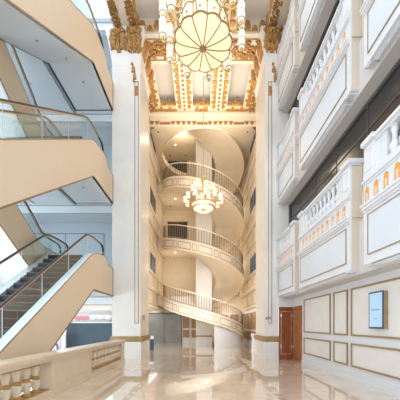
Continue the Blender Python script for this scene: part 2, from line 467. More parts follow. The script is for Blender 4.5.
# ------------------------------------------------------------------ ornaments
def leaf(w, h, tall=True):
    if tall: return [(-.5 * w, 0), (-.42 * w, .3 * h), (-.5 * w, .5 * h), (-.36 * w, .72 * h), (-.3 * w, .92 * h), (0, h), (.3 * w, .92 * h), (.36 * w, .72 * h), (.5 * w, .5 * h), (.42 * w, .3 * h), (.5 * w, 0)]
    return [(-.5 * w, 0), (-.55 * w, .35 * h), (-.4 * w, .75 * h), (-.15 * w, .95 * h), (.15 * w, .95 * h), (.4 * w, .75 * h), (.55 * w, .35 * h), (.5 * w, 0)]
def crest(mb, o, u, v, n, length, count, h):
    o, u, v, n = map(Vector, (o, u, v, n)); st = length / count
    for k in range(count):
        c = o + u * (st * (k + .5))
        if k % 2 == 0:
            mb.shape(c, u, v, n, leaf(st * .95, h, True), .09)
        else:
            mb.shape(c, u, v, n, leaf(st * .8, h * .6, False), .08)
def scroll(mb, o, u, v, n, w, h, count, seed=1, d=.07):
    """dense scrolling acanthus relief over a w x h field, mirrored about its middle"""
    o, u, v, n = map(Vector, (o, u, v, n)); r = random.Random(seed)
    for k in range(count):
        a, b = r.random() * .5 * w, r.random() * h; s = (.10 + .12 * r.random()) * min(w, h) * 1.0
        ang = r.random() * 2 * pi
        pts0 = leaf(s, s * 1.7, k % 3 != 0)
        for sg in (1, -1):
            pts = [((x * cos(ang) - (y - s * .85) * sin(ang)) * sg, x * sin(ang) + (y - s * .85) * cos(ang)) for x, y in pts0]
            c = o + u * (w / 2 + sg * (a)) + v * b
            mb.shape(c, u, v, n, pts, d * (.6 + .6 * r.random()))
    return mb

# ------------------------------------------------------------------ columns
def column(x0, x1, y0, y1, label, gx0, gx1, side):
    t = thing('column', label, 'column', ((x0 + x1) / 2, (y0 + y1) / 2, 0), 'atrium columns')
    build('shaft', MB().box(x0, x1, y0, y1, 1.05, 15.9), 'stone', t)
    build('pedestal', MB().box(x0 - .04, x1 + .04, y0 - .04, y1 + .04, 0, .85), 'stone', t)
    m = MB(); 
    for e, z0, z1 in ((.05, .85, .93), (.10, .93, 1.05), (.06, 1.05, 1.12)): m.box(x0 - e, x1 + e, y0 - e, y1 + e, z0, z1)
    build('base_moulding', m, 'bronze', t)
    g = MB(); w = gx1 - gx0
    g.frame((gx0, y0, 1.75), X3, Z3, (0, -1, 0), w, 11.9, .025, .03)
    build('groove_frame', g, 'bronze', t)
    g = MB().box(gx0 + .05, gx1 - .05, y0 - .02, y0, 1.8, 13.6)
    build('groove_panel', g, 'stone', t)
    cp = MB()
    prof = [(.0, 14.4), (.03, 14.5), (.0, 14.55), (.06, 15.0), (.16, 15.5), (.24, 15.9), (.24, 16.15)]
    for (e0, z0), (e1, z1) in zip(prof, prof[1:]):
        v = [(x0 - e0, y0 - e0, z0), (x1 + e0, y0 - e0, z0), (x1 + e0, y1 + e0, z0), (x0 - e0, y1 + e0, z0),
             (x0 - e1, y0 - e1, z1), (x1 + e1, y0 - e1, z1), (x1 + e1, y1 + e1, z1), (x0 - e1, y1 + e1, z1)]
        cp.add(v, [(0, 1, 5, 4), (1, 2, 6, 5), (2, 3, 7, 6), (3, 0, 4, 7), (3, 2, 1, 0), (4, 5, 6, 7)])
    c = build('capital', cp, 'stone', t)
    xm = (x0 + x1) / 2; w = x1 - x0
    nn = Vector((0, -1, .2)).normalized(); vv = Vector((0, -.22, 1)).normalized()
    a = MB()
    for fx in (0.0, 1.0) if w > 1 else (.5,):
        cx = x0 + w * fx + (.36 if fx == 0 else -.26 if fx == 1 else 0); ww = .66 if w > 1 else w * 1.05
        scroll(a, (cx - ww / 2, y0 - .08, 15.05), X3, vv, nn, ww, .95, 34, int(cx * 10) + 90, .14)
        for q in (-1, 0, 1): a.shape((cx + q * ww * .33, y0 - .06, 15.0 + .12 * abs(q)), X3, vv, nn, leaf(ww * .3, .5), .2)
        for k in range(4):
            a.ball((cx + (k - 1.5) * ww * .24, y0 - .26 - .02 * k, 15.85), .1, .08, .11)
    # inner side face, towards the hall
    xs = x1 if side > 0 else x0
    nn2 = Vector((side, 0, .2)).normalized(); vv2 = Vector((side * .22, 0, 1)).normalized()
    for yy in (y0 + .25, (y0 + y1) / 2, y1 - .3):
        a.shape((xs + side * .04, yy, 15.0), Y3, vv2, nn2, leaf(.6, .95), .16)
    build('gilded_acanthus', a, 'golddark', c, True)
    a = MB(); dx = x1 - .35 if side > 0 else x1 - .22
    a.shape((dx, y0, 14.1), X3, Z3, (0, -1, 0), leaf(.2, .32), .08)
    a.shape((dx + .06, y0, 13.75), X3, Z3, (0, -1, 0), leaf(.16, .36), .08)
    a.ball((dx - .05, y0 - .03, 14.5), .07); a.ball((dx + .03, y0 - .03, 13.68), .06)
    gxm = (gx0 + gx1) / 2
    a.shape((gxm, y0 - .02, 12.95), X3, Z3, (0, -1, 0), leaf(.2, .5), .05)
    build('gilded_drop', a, 'golddark', t, True)
    return t
cl = column(-4.33, -2.93, 13.1, 15.2, 'ivory square column beside the escalators at the end of the stone balustrade', -3.22, -3.02, 1)
cr = column(3.19, 3.86, 13.1, 15.2, 'narrow ivory column beside the red door', 3.36, 3.54, -1)
build('switch_plate', MB().box(-2.93, -2.905, 13.75, 13.95, 1.95, 2.2), 'brown', cl)
for x in (3.235, 3.38): build('switch_plate', MB().box(x, x + .09, 13.07, 13.1, 1.95, 2.07), 'brown', cr)

# ------------------------------------------------------------------ coffered ceiling
ZB, ZC = 16.15, 17.0
struct('ceiling', MB().box(-4.3, 4.6, 6.0, 18.6, ZC, ZC + .2), 'coffer')
# side beams along the hall, above the columns
for k, (x0, x1) in enumerate(((-4.2, -3.05), (3.3, 4.45))):
    o = struct('trim_%d' % (3 + k), MB().box(x0, x1, 6.0, 18.2, ZB, ZC), 'cream')
    a = MB()
    for xs in (x0 + .02, x1 - .36):
        scroll(a, (xs, 8, ZB), Y3, X3, (0, 0, -1), 5.1, .36, 170, 3 + k, .08)
        scroll(a, (xs, 14.6, ZB), Y3, X3, (0, 0, -1), 3.6, .36, 120, 5 + k, .08)
    build('gilded_scroll', a, 'golddark', o, True)
    a = MB(); s = 1 if k == 0 else -1; xx = x1 if k == 0 else x0
    crest(a, (xx, 14.8, ZB + .05), Y3, Z3, (s, 0, 0), 3.3, 9, .62)
    crest(a, (xx, 8.0, ZB + .05), Y3, Z3, (s, 0, 0), 5.2, 13, .62)
    build('gilded_crest', a, 'gold', o, True)
# cross beams
def relief_panels(o, y0, y1, xs):
    for xa, xb in xs:
        a = MB(); scroll(a, (xa + .2, y0 + .28, ZB - .02), X3, Y3, (0, 0, -1), xb - xa - .4, y1 - y0 - .56, 46, int(xa * 10) + 50, .07)
        build('gilded_relief', a, 'golddark', o, True)
        f = MB().frame((xa + .05, y0 + .14, ZB), X3, Y3, (0, 0, -1), xb - xa - .1, y1 - y0 - .28, .05, .03)
        build('relief_frame', f, 'brown', o)
BAYS = ((-3.05, -1.25), (-.82, 1.02), (1.45, 3.3))
for k, (y0, y1) in enumerate(((13.3, 14.7), (7.5, 8.7))):
    o = struct('trim_%d' % (5 + k), MB().box(-4.2, 4.45, y0, y1, ZB, ZC), 'cream')
    m = MB().box(-3.05, 3.3, y0 - .08, y0, ZB, ZB + .09); m.box(-3.05, 3.3, y0 - .05, y0, ZB + .09, ZB + .15)
    m.box(-3.05, 3.3, y1, y1 + .06, ZB - .0, ZB + .08)
    build('cornice', m, 'cream', o)
    if k == 0:
        relief_panels(o, y0, y1, BAYS)
        a = MB()
        for xa, xb in BAYS: crest(a, (xa, y0, ZB + .16), X3, Z3, (0, -1, 0), xb - xa, 5, .62)
        build('gilded_crest', a, 'gold', o, True)
# long beams
for k, xc in enumerate((-1.03, 1.23)):
    for q, (y0, y1) in enumerate(((14.7, 18.2), (8.7, 13.3))):
        o = struct('trim_%d' % (7 + 2 * k + q), MB().box(xc - .2, xc + .2, y0, y1, ZB + .05, ZC), 'cream')
        a = MB(); n = int((y1 - y0) / .3)
        for i in range(n):
            a.lathe([(.085, -.03), (.085, 0), (.05, .02)], (xc, y0 + .2 + i * .3, ZB + .04), 10)
        build('gilded_rosette', a, 'golddark', o, True)
        a = MB()
        fl_ = MB()
        for s in (-1, 1):
            fl_.box(xc + s * .2, xc + s * .56, y0 + .02, min(y1, 17.75) - .01, ZB + .12, ZB + .3)
            n = int((y1 - y0) / .36)
            for i in range(n):
                a.shape((xc + s * .22, y0 + .2 + i * .36, ZB + .12), (0, 1, 0), (s, 0, 0), (0, 0, -1), leaf(.33, .30 if i % 2 else .24, i % 2), .07)
                a.shape((xc + s * .2, y0 + .2 + i * .36, ZB + .09), (0, 1, 0), (s * .2, 0, 1), (s, 0, -.3), leaf(.2, .12, False), .04)
        build('beam_flank', fl_, 'cream', o)
        build('gilded_crest', a, 'gold', o, True)
# leafed border along the side beams and the far edge of the coffers
for k, (xx, s) in enumerate(((-3.05, 1), (3.3, -1))):
    o = struct('trim_%d' % (21 + k), MB().box(xx, xx + s * .42, 14.72, 17.75, ZB + .11, ZB + .31), 'cream')
    a = MB()
    for i in range(9): a.shape((xx + s * .02, 14.9 + i * .34, ZB + .12), (0, 1, 0), (s, 0, 0), (0, 0, -1), leaf(.33, .38 if i % 2 else .28, i % 2), .08)
    build('gilded_crest', a, 'gold', o, True)
o = struct('trim_23', MB().box(-3.05, 3.3, 17.75, 18.2, ZB + .10, ZB + .32), 'cream')
a = MB(); x = -2.9; i = 0
while x < 3.2:
    if abs(x + 1.03) > .55 and abs(x - 1.23) > .55:
        a.shape((x, 18.15, ZB + .10), X3, (0, -1, 0), (0, 0, -1), leaf(.30, .42 if i % 2 else .26, i % 2), .08)
    x += .3; i += 1
build('gilded_crest', a, 'gold', o, True)
# far cornice
o = struct('trim_11', MB().box(-4.2, 4.45, 18.2, 18.3, 15.27, ZC), 'cream')
m = MB().box(-3.6, 4.2, 18.05, 18.2, 16.0, 16.15); m.box(-3.6, 4.2, 18.1, 18.2, 16.15, 16.22); m.box(-3.6, 4.2, 18.14, 18.2, 15.27, 15.33)
build('cornice', m, 'cream', o)
a = MB()
for xa, xb in ((-3.5, -1.25), (-.82, 1.02), (1.45, 4.0)): crest(a, (xa, 17.75, ZB + .12), X3, Z3, (0, -1, 0), xb - xa, 7, .5)
build('gilded_crest', a, 'gold', o, True)
a = MB(); x = -3.45; k = 0
while x < 4.0:
    if k % 7 in (2, 3):
        for q in range(3): a.ball((x + .06 + q * .12, 18.19, 15.45), .08, .05, .1)
    else:
        a.shape((x + .17, 18.2, 15.62), X3, (0, 0, -1), (0, -1, 0), [(-.16, 0), (.16, 0), (.05, .26), (0, .34), (-.05, .26)], .05)
    x += .36; k += 1
build('gilded_frieze', a, 'golddark', o, True)

# ------------------------------------------------------------------ stair hall shell
XL, XR, YB = -3.45, 3.9, 24.9
CX, CY, RO, RI = .25, 21.6, 3.25, 1.0
# ceiling with a round opening
m = MB(); n = 64; zc = 15.27
pts = []
for i in range(n):
    a = 2 * pi * i / n; dx, dy = cos(a), sin(a)
    ts = []
    if dx: ts.append(((XR if dx > 0 else XL) - CX) / dx)
    if dy: ts.append(((YB if dy > 0 else 18.3) - CY) / dy)
    tt = min(q for q in ts if q > 0)
    pts.append(((CX + RO * dx, CY + RO * dy), (CX + max(tt, RO + .01) * dx, CY + max(tt, RO + .01) * dy)))
for i in range(n):
    (a0, b0_), (a1, b1) = pts[i], pts[(i + 1) % n]
    m.prism([a0, b0_, b1, a1], zc, zc + .35, 'z')
o = struct('ceiling_stairwell', m, 'warm')
for x in (-2.95, 3.35):
    build('downlight', MB().lathe([(.06, -.015), (.06, .01)], (x, 18.75, zc), 10), 'slot', o)
a = MB()
ring = [(CX + (RO + .04) * cos(2 * pi * i / 72), CY + (RO + .04) * sin(2 * pi * i / 72), zc - .02) for i in range(73)]
a.tube(ring, .05, 6)
build('opening_rim', a, 'cream', o, True)
struct('ceiling_shaft', MB().box(XL - .3, XR + .3, 18.3, YB + .3, 20.6, 20.8), 'warm')
struct('wall_shaft_front', MB().box(XL - .2, XR + .2, 18.3, 18.5, ZC, 20.6), 'warm')
o = struct('wall_back', MB().box(-5.5, XR + .3, YB, YB + .2, 0, 20.6), 'warm')
f = MB()
for x, z, w, h in ((1.9, 4.35, 1.75, 1.2), (1.9, 13.9, 1.75, 1.2), (1.9, 9.0, 1.75, 1.2)):
    f.frame((x, YB, z), X3, Z3, (0, -1, 0), w, h, .05, .03)
build('panel_frame', f, 'brown', o)
for z0, z1, nm in ((L[2], 11.25, 1), (L[3], 17.0, 2)):
    w = struct('door_%d' % (nm + 1), MB().box(-3.02, -1.18, YB - .03, YB + .01, z0, z1), 'black')
    f = MB().box(-3.08, -1.12, YB - .05, YB, z1, z1 + .08)
    f.box(-2.12, -2.08, YB - .05, YB - .02, z0, z1)
    build('door_frame', f, 'brown', w)
# grey glass screen and wood panelling at ground level
o = struct('wall_grey_glass', MB().box(-5.5, -1.72, YB - .15, YB - .02, 0, 2.75), 'greyglass')
f = MB().box(-3.35, -3.32, YB - .17, YB - .14, 0, 2.75); f.box(-1.78, -1.70, YB - .2, YB - .02, 0, 2.8); f.box(-5.4, -1.7, YB - .18, YB - .02, 2.68, 2.8)
build('mullion', f, 'darkmul', o)
def wood_panels(o, org, u, n, specs):
    for w0, w1 in specs:
        for z0, z1 in ((.5, 1.18), (1.35, 2.62)):
            m = MB().slab(org, u, Z3, n, w0, w1, z0, z1, .02)
            build('wood_panel', m, 'wood', o)
            f = MB().frame(Vector(org) + Vector(u) * w0 + Vector((0, 0, z0)), u, Z3, n, w1 - w0, z1 - z0, .05, .05)
            build('panel_frame', f, 'brown', o)
o = struct('wall_panelled', MB().box(-1.7, 3.9, YB - .1, YB - .02, 0, 2.8), 'wallp')
wood_panels(o, (-1.7, YB - .1, 0), X3, (0, -1, 0), ((.12, .72), (.9, 1.5), (1.7, 2.3), (3.6, 4.3), (4.5, 5.3)))
# side walls of the stair hall, level by level
def side_wall(x, s, name, yb0):
    """s = direction into the hall"""
    o = struct(name, MB().box(x, x - s * .3, 15.2, YB, 2.85, 20.6), 'warm')
    for i, lv in enumerate(L[1:4], 1):
        c = MB().box(x - s * .02, x + s * .12, 15.2, YB, lv - .14, lv + .02); c.box(x - s * .02, x + s * .08, 15.2, YB, lv - .24, lv - .14)
        c.box(x - s * .02, x + s * .06, 15.2, YB, lv + .95, lv + 1.05)
        c.box(x - s * .02, x + s * .10, 15.2, YB, lv - 1.50, lv - 1.36)
        build('cornice', c, 'cream', o)
        if i < 3:
            build('light_strip', MB().box(x + s * .02, x + s * .07, 15.3, YB - .05, lv + .02, lv + .045), 'led', o)
        f = MB(); y = 15.4
        while y < YB - 1.9:
            f.frame((x, y, lv - 1.25), Y3, Z3, (s, 0, 0), 1.9, .95, .03, .012)
            f.frame((x, y, lv + .12), Y3, Z3, (s, 0, 0), 1.9, .75, .03, .012)
            y += 2.2
        build('panel_frame', f, 'brown', o)
        w = struct('window_%d' % (10 * (1 if s > 0 else 2) + i), MB().box(x - s * .01, x + s * .015, 18.25, 20.6, lv + 1.15, lv + 2.35), 'blueglass')
        f = MB().frame((x, 18.2, lv + 1.1), Y3, Z3, (s, 0, 0), 2.45, 1.3, .05, .03); f.box(x, x + s * .02, 19.4, 19.44, lv + 1.15, lv + 2.35)
        build('window_frame', f, 'cream', w)
    return o
side_wall(XL, 1, 'wall_stair_left', 0)
side_wall(XR, -1, 'wall_stair_right', 0)
o = struct('wall_right_panelled', MB().box(XR, XR + .2, 15.2, YB, 0, 2.85), 'wallp')
wood_panels(o, (XR, 15.4, 0), Y3, (-1, 0, 0), [(.2 + 1.5 * k, 1.5 + 1.5 * k) for k in range(6)])

# upper landings behind the stairs
for lv, nm in ((L[1], 1), (L[2], 2), (L[3], 3), (L[4], 4)):
    o = struct('floor_landing_%d' % nm, MB().box(XL + .02, CX - .1, CY + .1, YB, lv - 1.15, lv - .4).box(CX - .1, 1.7, CY + 1.6, YB, lv - 1.15, lv - .4), 'warm')
    for x in (-2.7, -1.3):
        build('downlight', MB().lathe([(.07, -.015), (.07, .01)], (x, 24.0, lv - 1.15), 10), 'slot', o)
    for x in (-2.1,):
        build('downlight', MB().lathe([(.07, -.012), (.07, .01)], (x, 22.6, lv - 1.15), 10), 'spot', o)

# central pier
t = thing('stair_pier', 'tall square pier standing inside the spiral staircase', 'pier', (.3, 21.6, 0))
build('shaft', MB().box(-.33, .93, 21.0, 22.2, 0, 20.5), 'stone', t)
m = MB().box(-.37, .97, 20.96, 22.24, .72, .84)
build('band', m, 'bronze', t)
build('plinth', MB().box(-.35, .95, 20.98, 22.22, 0, .14), 'stone', t)

# ------------------------------------------------------------------ helical stair flights
FIN = 245
def zf(a): return -2.85 * a / 180.0 if a < 180 else -2.85 - 1.72 * (a - 180) / 65.0      # a in degrees from the left landing
def P(a, r): return (CX - r * cos(radians(a)), CY - r * sin(radians(a)))
def helix_strip(mb, r, a0, a1, za, zb, th=.06, n=64):
    for i in range(n):
        a, b = a0 + (a1 - a0) * i / n, a0 + (a1 - a0) * (i + 1) / n
        pa, pb = P(a, r), P(b, r); qa, qb = P(a, r - th), P(b, r - th)
        v = [(*pa, zf(a) + za), (*pb, zf(b) + za), (*pb, zf(b) + zb), (*pa, zf(a) + zb), (*qa, zf(a) + za), (*qb, zf(b) + za), (*qb, zf(b) + zb), (*qa, zf(a) + zb)]
        mb.add(v, [(0, 1, 2, 3), (7, 6, 5, 4), (0, 4, 5, 1), (3, 2, 6, 7)])
    return mb
def stair_flight(label):
    t = thing('spiral_stair_flight', label, 'staircase', (CX, CY, 0), 'spiral stair flights')
    build('fascia', helix_strip(MB(), RO, 0, FIN, -.62, .12, .07), 'cream', t, True)
    build('upper_moulding', helix_strip(MB(), RO + .035, 0, FIN, .09, .15, .1), 'cream', t, True)
    build('lower_moulding', helix_strip(MB(), RO + .025, 0, FIN, -.64, -.58, .06), 'cream', t, True)
    pl = MB(); a = 3; k = 0
    while a < FIN - 18:
        w = (17, 5.5)[k % 2]
        for za, zb in ((-.50, -.46), (-.06, -.02)): helix_strip(pl, RO + .012, a, a + w, za, zb, .03, 10)
        for q in (a, a + w - .6): helix_strip(pl, RO + .012, q, q + .6, -.5, -.02, .03, 1)
        a += w + 2.2; k += 1
    build('panel_line', pl, 'brown', t)
    so = MB(); n = 64
    rs = (RO - .03, RO - .7, RI + .5, RI); hs = (-.62, -.66, -.66, -.62)
    for i in range(n):
        a, b = FIN * i / n, FIN * (i + 1) / n
        for (r0, h0), (r1, h1) in zip(zip(rs, hs), list(zip(rs, hs))[1:]):
            so.add([(*P(a, r0), zf(a) + h0), (*P(b, r0), zf(b) + h0), (*P(b, r1), zf(b) + h1), (*P(a, r1), zf(a) + h1)], [(0, 1, 2, 3)])
    m = so
    build('underside', m, 'warm', t, True)
    build('inner_string', helix_strip(MB(), RI + .07, 0, FIN, -.62, .12, .07), 'cream', t, True)
    st = MB(); ns = 26
    for k in range(ns):
        a, b = FIN * k / ns, FIN * (k + 1) / ns
        z = zf(a) - .02
        v = [(*P(a, RO - .07), z), (*P(b, RO - .07), z), (*P(b, RI + .02), z), (*P(a, RI + .02), z)]
        st.add(v + [(x, y, zz - .3) for x, y, zz in v], [(0, 1, 2, 3), (7, 6, 5, 4), (0, 4, 5, 1), (1, 5, 6, 2), (2, 6, 7, 3), (3, 7, 4, 0)])
    build('tread', st, 'stone', t)
    hp = [(*P(a, RO - .06), zf(a) + 1.12) for a in [FIN * i / 72 for i in range(73)]]
    build('handrail', MB().tube(hp, .04, 8, .035), 'cream', t, True)
    lr = [(*P(a, RO - .06), zf(a) + .24) for a in [FIN * i / 72 for i in range(73)]]
    build('bottom_rail', MB().tube(lr, .02, 5), 'bronze', t, True)
    a = 1.5
    while a < FIN:
        x, y = P(a, RO - .06); z = zf(a)
        build('baluster', MB().lathe([(.02, .15), (.02, 1.1)], (x, y, z), 5), 'railmetal', t); a += 3.3
    return t
fl = stair_flight('spiral stair flight curving up to the top gallery under the round ceiling opening')
fl.location.z = L[3] - .55
for lv, lb in ((L[2], 'spiral stair flight in the middle, its railing just below the small chandelier'),
               (L[1], 'lowest spiral stair flight, its white underside reaching the marble floor'),
               (L[4], 'highest spiral stair flight, only its smooth underside seen through the ceiling opening')):
    c = copy_tree(fl); c.location.z = lv - .42; c['label'] = lb
    if lv == L[1]: low = c
# closed wall below the lowest flight
m = MB()
n = 30
for i in range(n):
    a, b = 104 + (222 - 104) * i / n, 104 + (222 - 104) * (i + 1) / n
    za, zb = max(.02, L[1] - .42 + zf(a) - .6), max(.02, L[1] - .42 + zf(b) - .6)
    r = RO - .12
    pa, pb, qa, qb = P(a, r), P(b, r), P(a, r - .08), P(b, r - .08)
    m.add([(*pa, 0), (*pb, 0), (*pb, zb), (*pa, za), (*qa, 0), (*qb, 0), (*qb, zb), (*qa, za)], [(0, 1, 2, 3), (7, 6, 5, 4), (3, 2, 6, 7), (0, 3, 7, 4), (1, 5, 6, 2)])
o = struct('wall_under_stair', m, 'white', None, True)
m = MB()
for i in range(n):
    a, b = 104 + (222 - 104) * i / n, 104 + (222 - 104) * (i + 1) / n
    r = RO - .09; pa, pb, qa, qb = P(a, r), P(b, r), P(a, r - .05), P(b, r - .05)
    m.add([(*pa, 0), (*pb, 0), (*pb, .22), (*pa, .22), (*qa, 0), (*qb, 0), (*qb, .22), (*qa, .22)], [(0, 1, 2, 3), (3, 2, 6, 7), (0, 3, 7, 4), (1, 5, 6, 2)])
build('skirting', m, 'white', o, True)

# bin and counter
t = thing('litter_bin', 'small dark navy bin with a white lid beyond the wide ivory column', 'bin', (-3.2, 17.6, 0))
build('body', MB().lathe([(.14, 0), (.15, .04), (.15, .72), (.14, .74)], (-3.2, 17.6, 0), 20), 'bezel', t, True)
build('lid', MB().lathe([(.16, .74), (.16, .86), (.12, .93), (.04, .95)], (-3.2, 17.6, 0), 20), 'white', t, True)
t = thing('reception_counter', 'white curved counter half hidden behind the narrow ivory column', 'counter', (3.58, 16.9, 0))
m = MB().lathe([(.27, 0), (.27, .08), (.24, .1), (.22, .8), (.25, .95), (.28, 1.0), (.28, 1.08)], (3.52, 16.9, 0), 28)
build('body', m, 'white', t, True)
build('counter_top', MB().lathe([(.29, 1.08), (.29, 1.12)], (3.52, 16.9, 0), 28), 'stone', t)

# ------------------------------------------------------------------ right side: ground wall
XW = 4.55
o = struct('wall_right', MB().box(XW, XW + .3, -1, 11.85, 0, 3.1), 'white')
m = MB().box(XW - .03, XW, -1, 11.85, 0, .12); m.box(XW - .012, XW, -1, 11.85, .12, .30)
struct('baseboard_right', m, 'white')
for y0, y1 in ((9.25, 11.6), (8.17, 9.03), (5.3, 7.98), (4.2, 5.1), (1.8, 4.0)):
    for z0, z1 in ((.44, 1.14), (1.36, 2.78)):
        build('wall_panel', MB().box(XW - .006, XW + .01, y0, y1, z0, z1), 'wallp', o)
        f = MB().frame((XW, y0, z0), Y3, Z3, (-1, 0, 0), y1 - y0, z1 - z0, .05, .035)
        build('panel_frame', f, 'brown', o)
# screen
t = thing('digital_screen', 'portrait digital screen with a pale blue display on the panelled wall', 'screen', (4.5, 6.7, 2.06))
build('casing', MB().box(4.43, 4.545, 6.42, 6.95, 1.6, 2.52), 'brown', t)
build('bezel', MB().box(4.415, 4.432, 6.41, 6.96, 1.59, 2.53), 'bezel', t)
build('display', MB().box(4.409, 4.42, 6.45, 6.92, 1.64, 2.49), 'screen', t)
m = MB()
for k, w in enumerate((.03, .026, .03, .02, .03, .028, .024, .03)):
    m.box(4.406, 4.41, 6.83 - k * .04 - w, 6.83 - k * .04, 2.06, 2.085)
for k in range(4): m.box(4.406, 4.41, 6.74 - k * .035 - .022, 6.74 - k * .035, 1.84, 1.86)
build('lettering', m, 'screentext', t)
# door
o = struct('wall_door_side', MB().box(3.86, 4.75, 13.06, 13.3, 2.58, 3.1), 'white')
m = MB().box(3.86, 4.55, 12.98, 13.06, 0, 2.56)
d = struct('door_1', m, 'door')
f = MB().frame((3.95, 12.98, .25), X3, Z3, (0, -1, 0), .50, 2.1, .015, .012)
build('door_panel_line', f, 'chrome', d)
for z in (.55, 2.05):
    build('hinge', MB().box(3.92, 3.98, 12.95, 12.98, z, z + .16), 'chrome', d)
m = MB().box(4.52, 4.60, 11.87, 12.96, 0, 2.56)
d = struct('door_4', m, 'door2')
f = MB().frame((4.52, 12.05, .25), Y3, Z3, (-1, 0, 0), .75, 2.1, .02, .012)
build('door_panel_line', f, 'brown', d)
for z in (.55, 2.05): build('hinge', MB().box(4.49, 4.52, 12.84, 12.95, z, z + .16), 'chrome', d)
struct('trim_12', MB().box(4.55, 4.85, 11.85, 13.1, 2.58, 3.1), 'white')

# ------------------------------------------------------------------ right side: galleries
for i, lv in enumerate(L[1:4], 1):
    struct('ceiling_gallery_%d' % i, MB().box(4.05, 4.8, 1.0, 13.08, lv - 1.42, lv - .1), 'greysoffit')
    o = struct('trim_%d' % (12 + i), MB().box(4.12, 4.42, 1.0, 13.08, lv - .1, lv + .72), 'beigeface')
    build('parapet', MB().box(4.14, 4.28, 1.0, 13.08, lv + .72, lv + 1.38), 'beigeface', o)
    ztop = L[i + 1] - 1.42 if i < 3 else 17.0
    w = struct('window_%d' % i, MB().box(4.42, 4.5, 1.0, 13.08, lv - .05, ztop), 'dark')
    f = MB(); y = 2.2
    while y < 13: f.box(4.405, 4.42, y, y + .02, lv + .7, ztop); y += 1.6
    f.box(4.38, 4.42, 1, 13.08, ztop - .10, ztop); f.box(4.40, 4.42, 1, 13.08, ztop - .75, ztop - .71)
    f.box(4.36, 4.42, 12.95, 13.08, lv, ztop)
    build('mullion', f, 'darkmul', w)

XFc = 3.82
BALP = [(.085, .72), (.085, .755), (.055, .77), (.06, .80), (.10, .88), (.105, .93), (.07, 1.0), (.045, 1.05), (.06, 1.07), (.045, 1.10), (.05, 1.16), (.075, 1.25), (.06, 1.29), (.085, 1.31), (.085, 1.36)]
def balcony(y0, y1, label, n_bal, near):
    """one projecting bay, local z = 0 at its gallery floor"""
    t = thing('balcony', label, 'balcony', (4.0, (y0 + y1) / 2, 0), 'gallery balconies')
    build('fascia', MB().box(XFc, 4.13, y0, y1, -1.32, .52), 'white', t)
    # beige returns facing along the hall
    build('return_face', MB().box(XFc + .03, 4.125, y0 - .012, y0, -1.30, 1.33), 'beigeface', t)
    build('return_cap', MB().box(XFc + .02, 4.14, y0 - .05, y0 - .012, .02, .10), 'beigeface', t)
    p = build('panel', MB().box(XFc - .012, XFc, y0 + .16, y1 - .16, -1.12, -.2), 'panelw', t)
    build('panel_line', MB().frame((XFc, y0 + .16, -1.12), Y3, Z3, (-1, 0, 0), y1 - y0 - .32, .92, .022, .025), 'brown', p)
    c = MB()
    for e, za, zb in ((.03, -.12, -.07), (.07, -.07, .0), (.1, .0, .05)): c.box(XFc - e, XFc, y0, y1, za, zb)
    build('cornice', c, 'white', t)
    c = MB()
    for e, za, zb in ((.0, -1.40, -1.32), (.04, -1.37, -1.34)): c.box(XFc + .10 - e, 4.12, y0 + .35 - e, y1 - .3 + e, za, zb)
    yy = y0 + .06
    c.box(XFc + .01, 4.1, yy, yy + .16, -1.36, -1.32); c.box(XFc + .03, 4.1, y1 - .2, y1 - .06, -1.36, -1.32)
    build('under_moulding', c, 'white', t)
    c = MB()
    for e, za, zb in ((.02, .50, .55), (.06, .55, .60), (.02, .60, .72)): c.box(XFc - e, 4.13, y0, y1, za, zb)
    build('parapet_base', c, 'white', t)
    # niches
    yy = y0 + .18; first = None
    while yy + .17 < y1 - .05:
        pts = [(yy, .12), (yy + .17, .12), (yy + .17, .33)] + [(yy + .085 + .085 * cos(radians(q)), .33 + .11 * sin(radians(q))) for q in (30, 60, 90, 120, 150)] + [(yy, .33)]
        if first is None:
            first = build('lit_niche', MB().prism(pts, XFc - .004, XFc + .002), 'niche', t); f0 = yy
            fr = MB(); cy = yy + .085
            arc = [(XFc - .008, cy - .095, .11), (XFc - .008, cy - .095, .33)] + [(XFc - .008, cy - .095 * cos(radians(q)), .33 + .12 * sin(radians(q))) for q in range(30, 180, 30)] + [(XFc - .008, cy + .095, .33), (XFc - .008, cy + .095, .11)]
            fr.tube(arc, .016, 4); fr.box(XFc - .022, XFc, cy - .012, cy + .012, .12, .30)
            build('niche_arch', fr, 'white', first)
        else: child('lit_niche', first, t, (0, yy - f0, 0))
        yy += .31
    # piers, solid panels, rail
    pw = .36
    segs = [(y0, y0 + pw), (y1 - pw, y1)]
    for a, b in segs:
        q = build('pier', MB().box(XFc + .0, 4.13, a, b, .72, 1.36), 'white', t)
        build('pier_panel', MB().frame((XFc, a + .06, .80), Y3, Z3, (-1, 0, 0), b - a - .12, .48, .02, .012), 'white', q)
    for a, b in ((y0 + pw, y0 + pw + .32), (y1 - pw - .32, y1 - pw)):
        build('parapet_panel', MB().box(XFc + .06, 4.1, a, b, .72, 1.36), 'white', t)
    r = MB().box(XFc - .03, 4.14, y0 - .02, y1 + .02, 1.40, 1.47); r.box(XFc + .02, 4.12, y0, y1, 1.34, 1.40)
    for a, b in segs: r.box(XFc - .06, 4.15, a - .03, b + .03, 1.42, 1.52)
    build('top_rail', r, 'white', t)
    a, b = y0 + pw + .32, y1 - pw - .32
    b0 = None; n = n_bal; st = (b - a) / n
    for k in range(n):
        yk = a + st * (k + .5)
        if b0 is None: b0 = build('baluster', MB().lathe(BALP, (XFc + .13, yk, 0), 12), 'white', t, True)
        else: child('baluster', b0, t, (0, st * k, 0))
    return t
tier = ['lowest', 'middle', 'top']
names = ['bay whose end is cut by the picture edge', 'long bay between its two neighbours', 'short bay beside the narrow column']
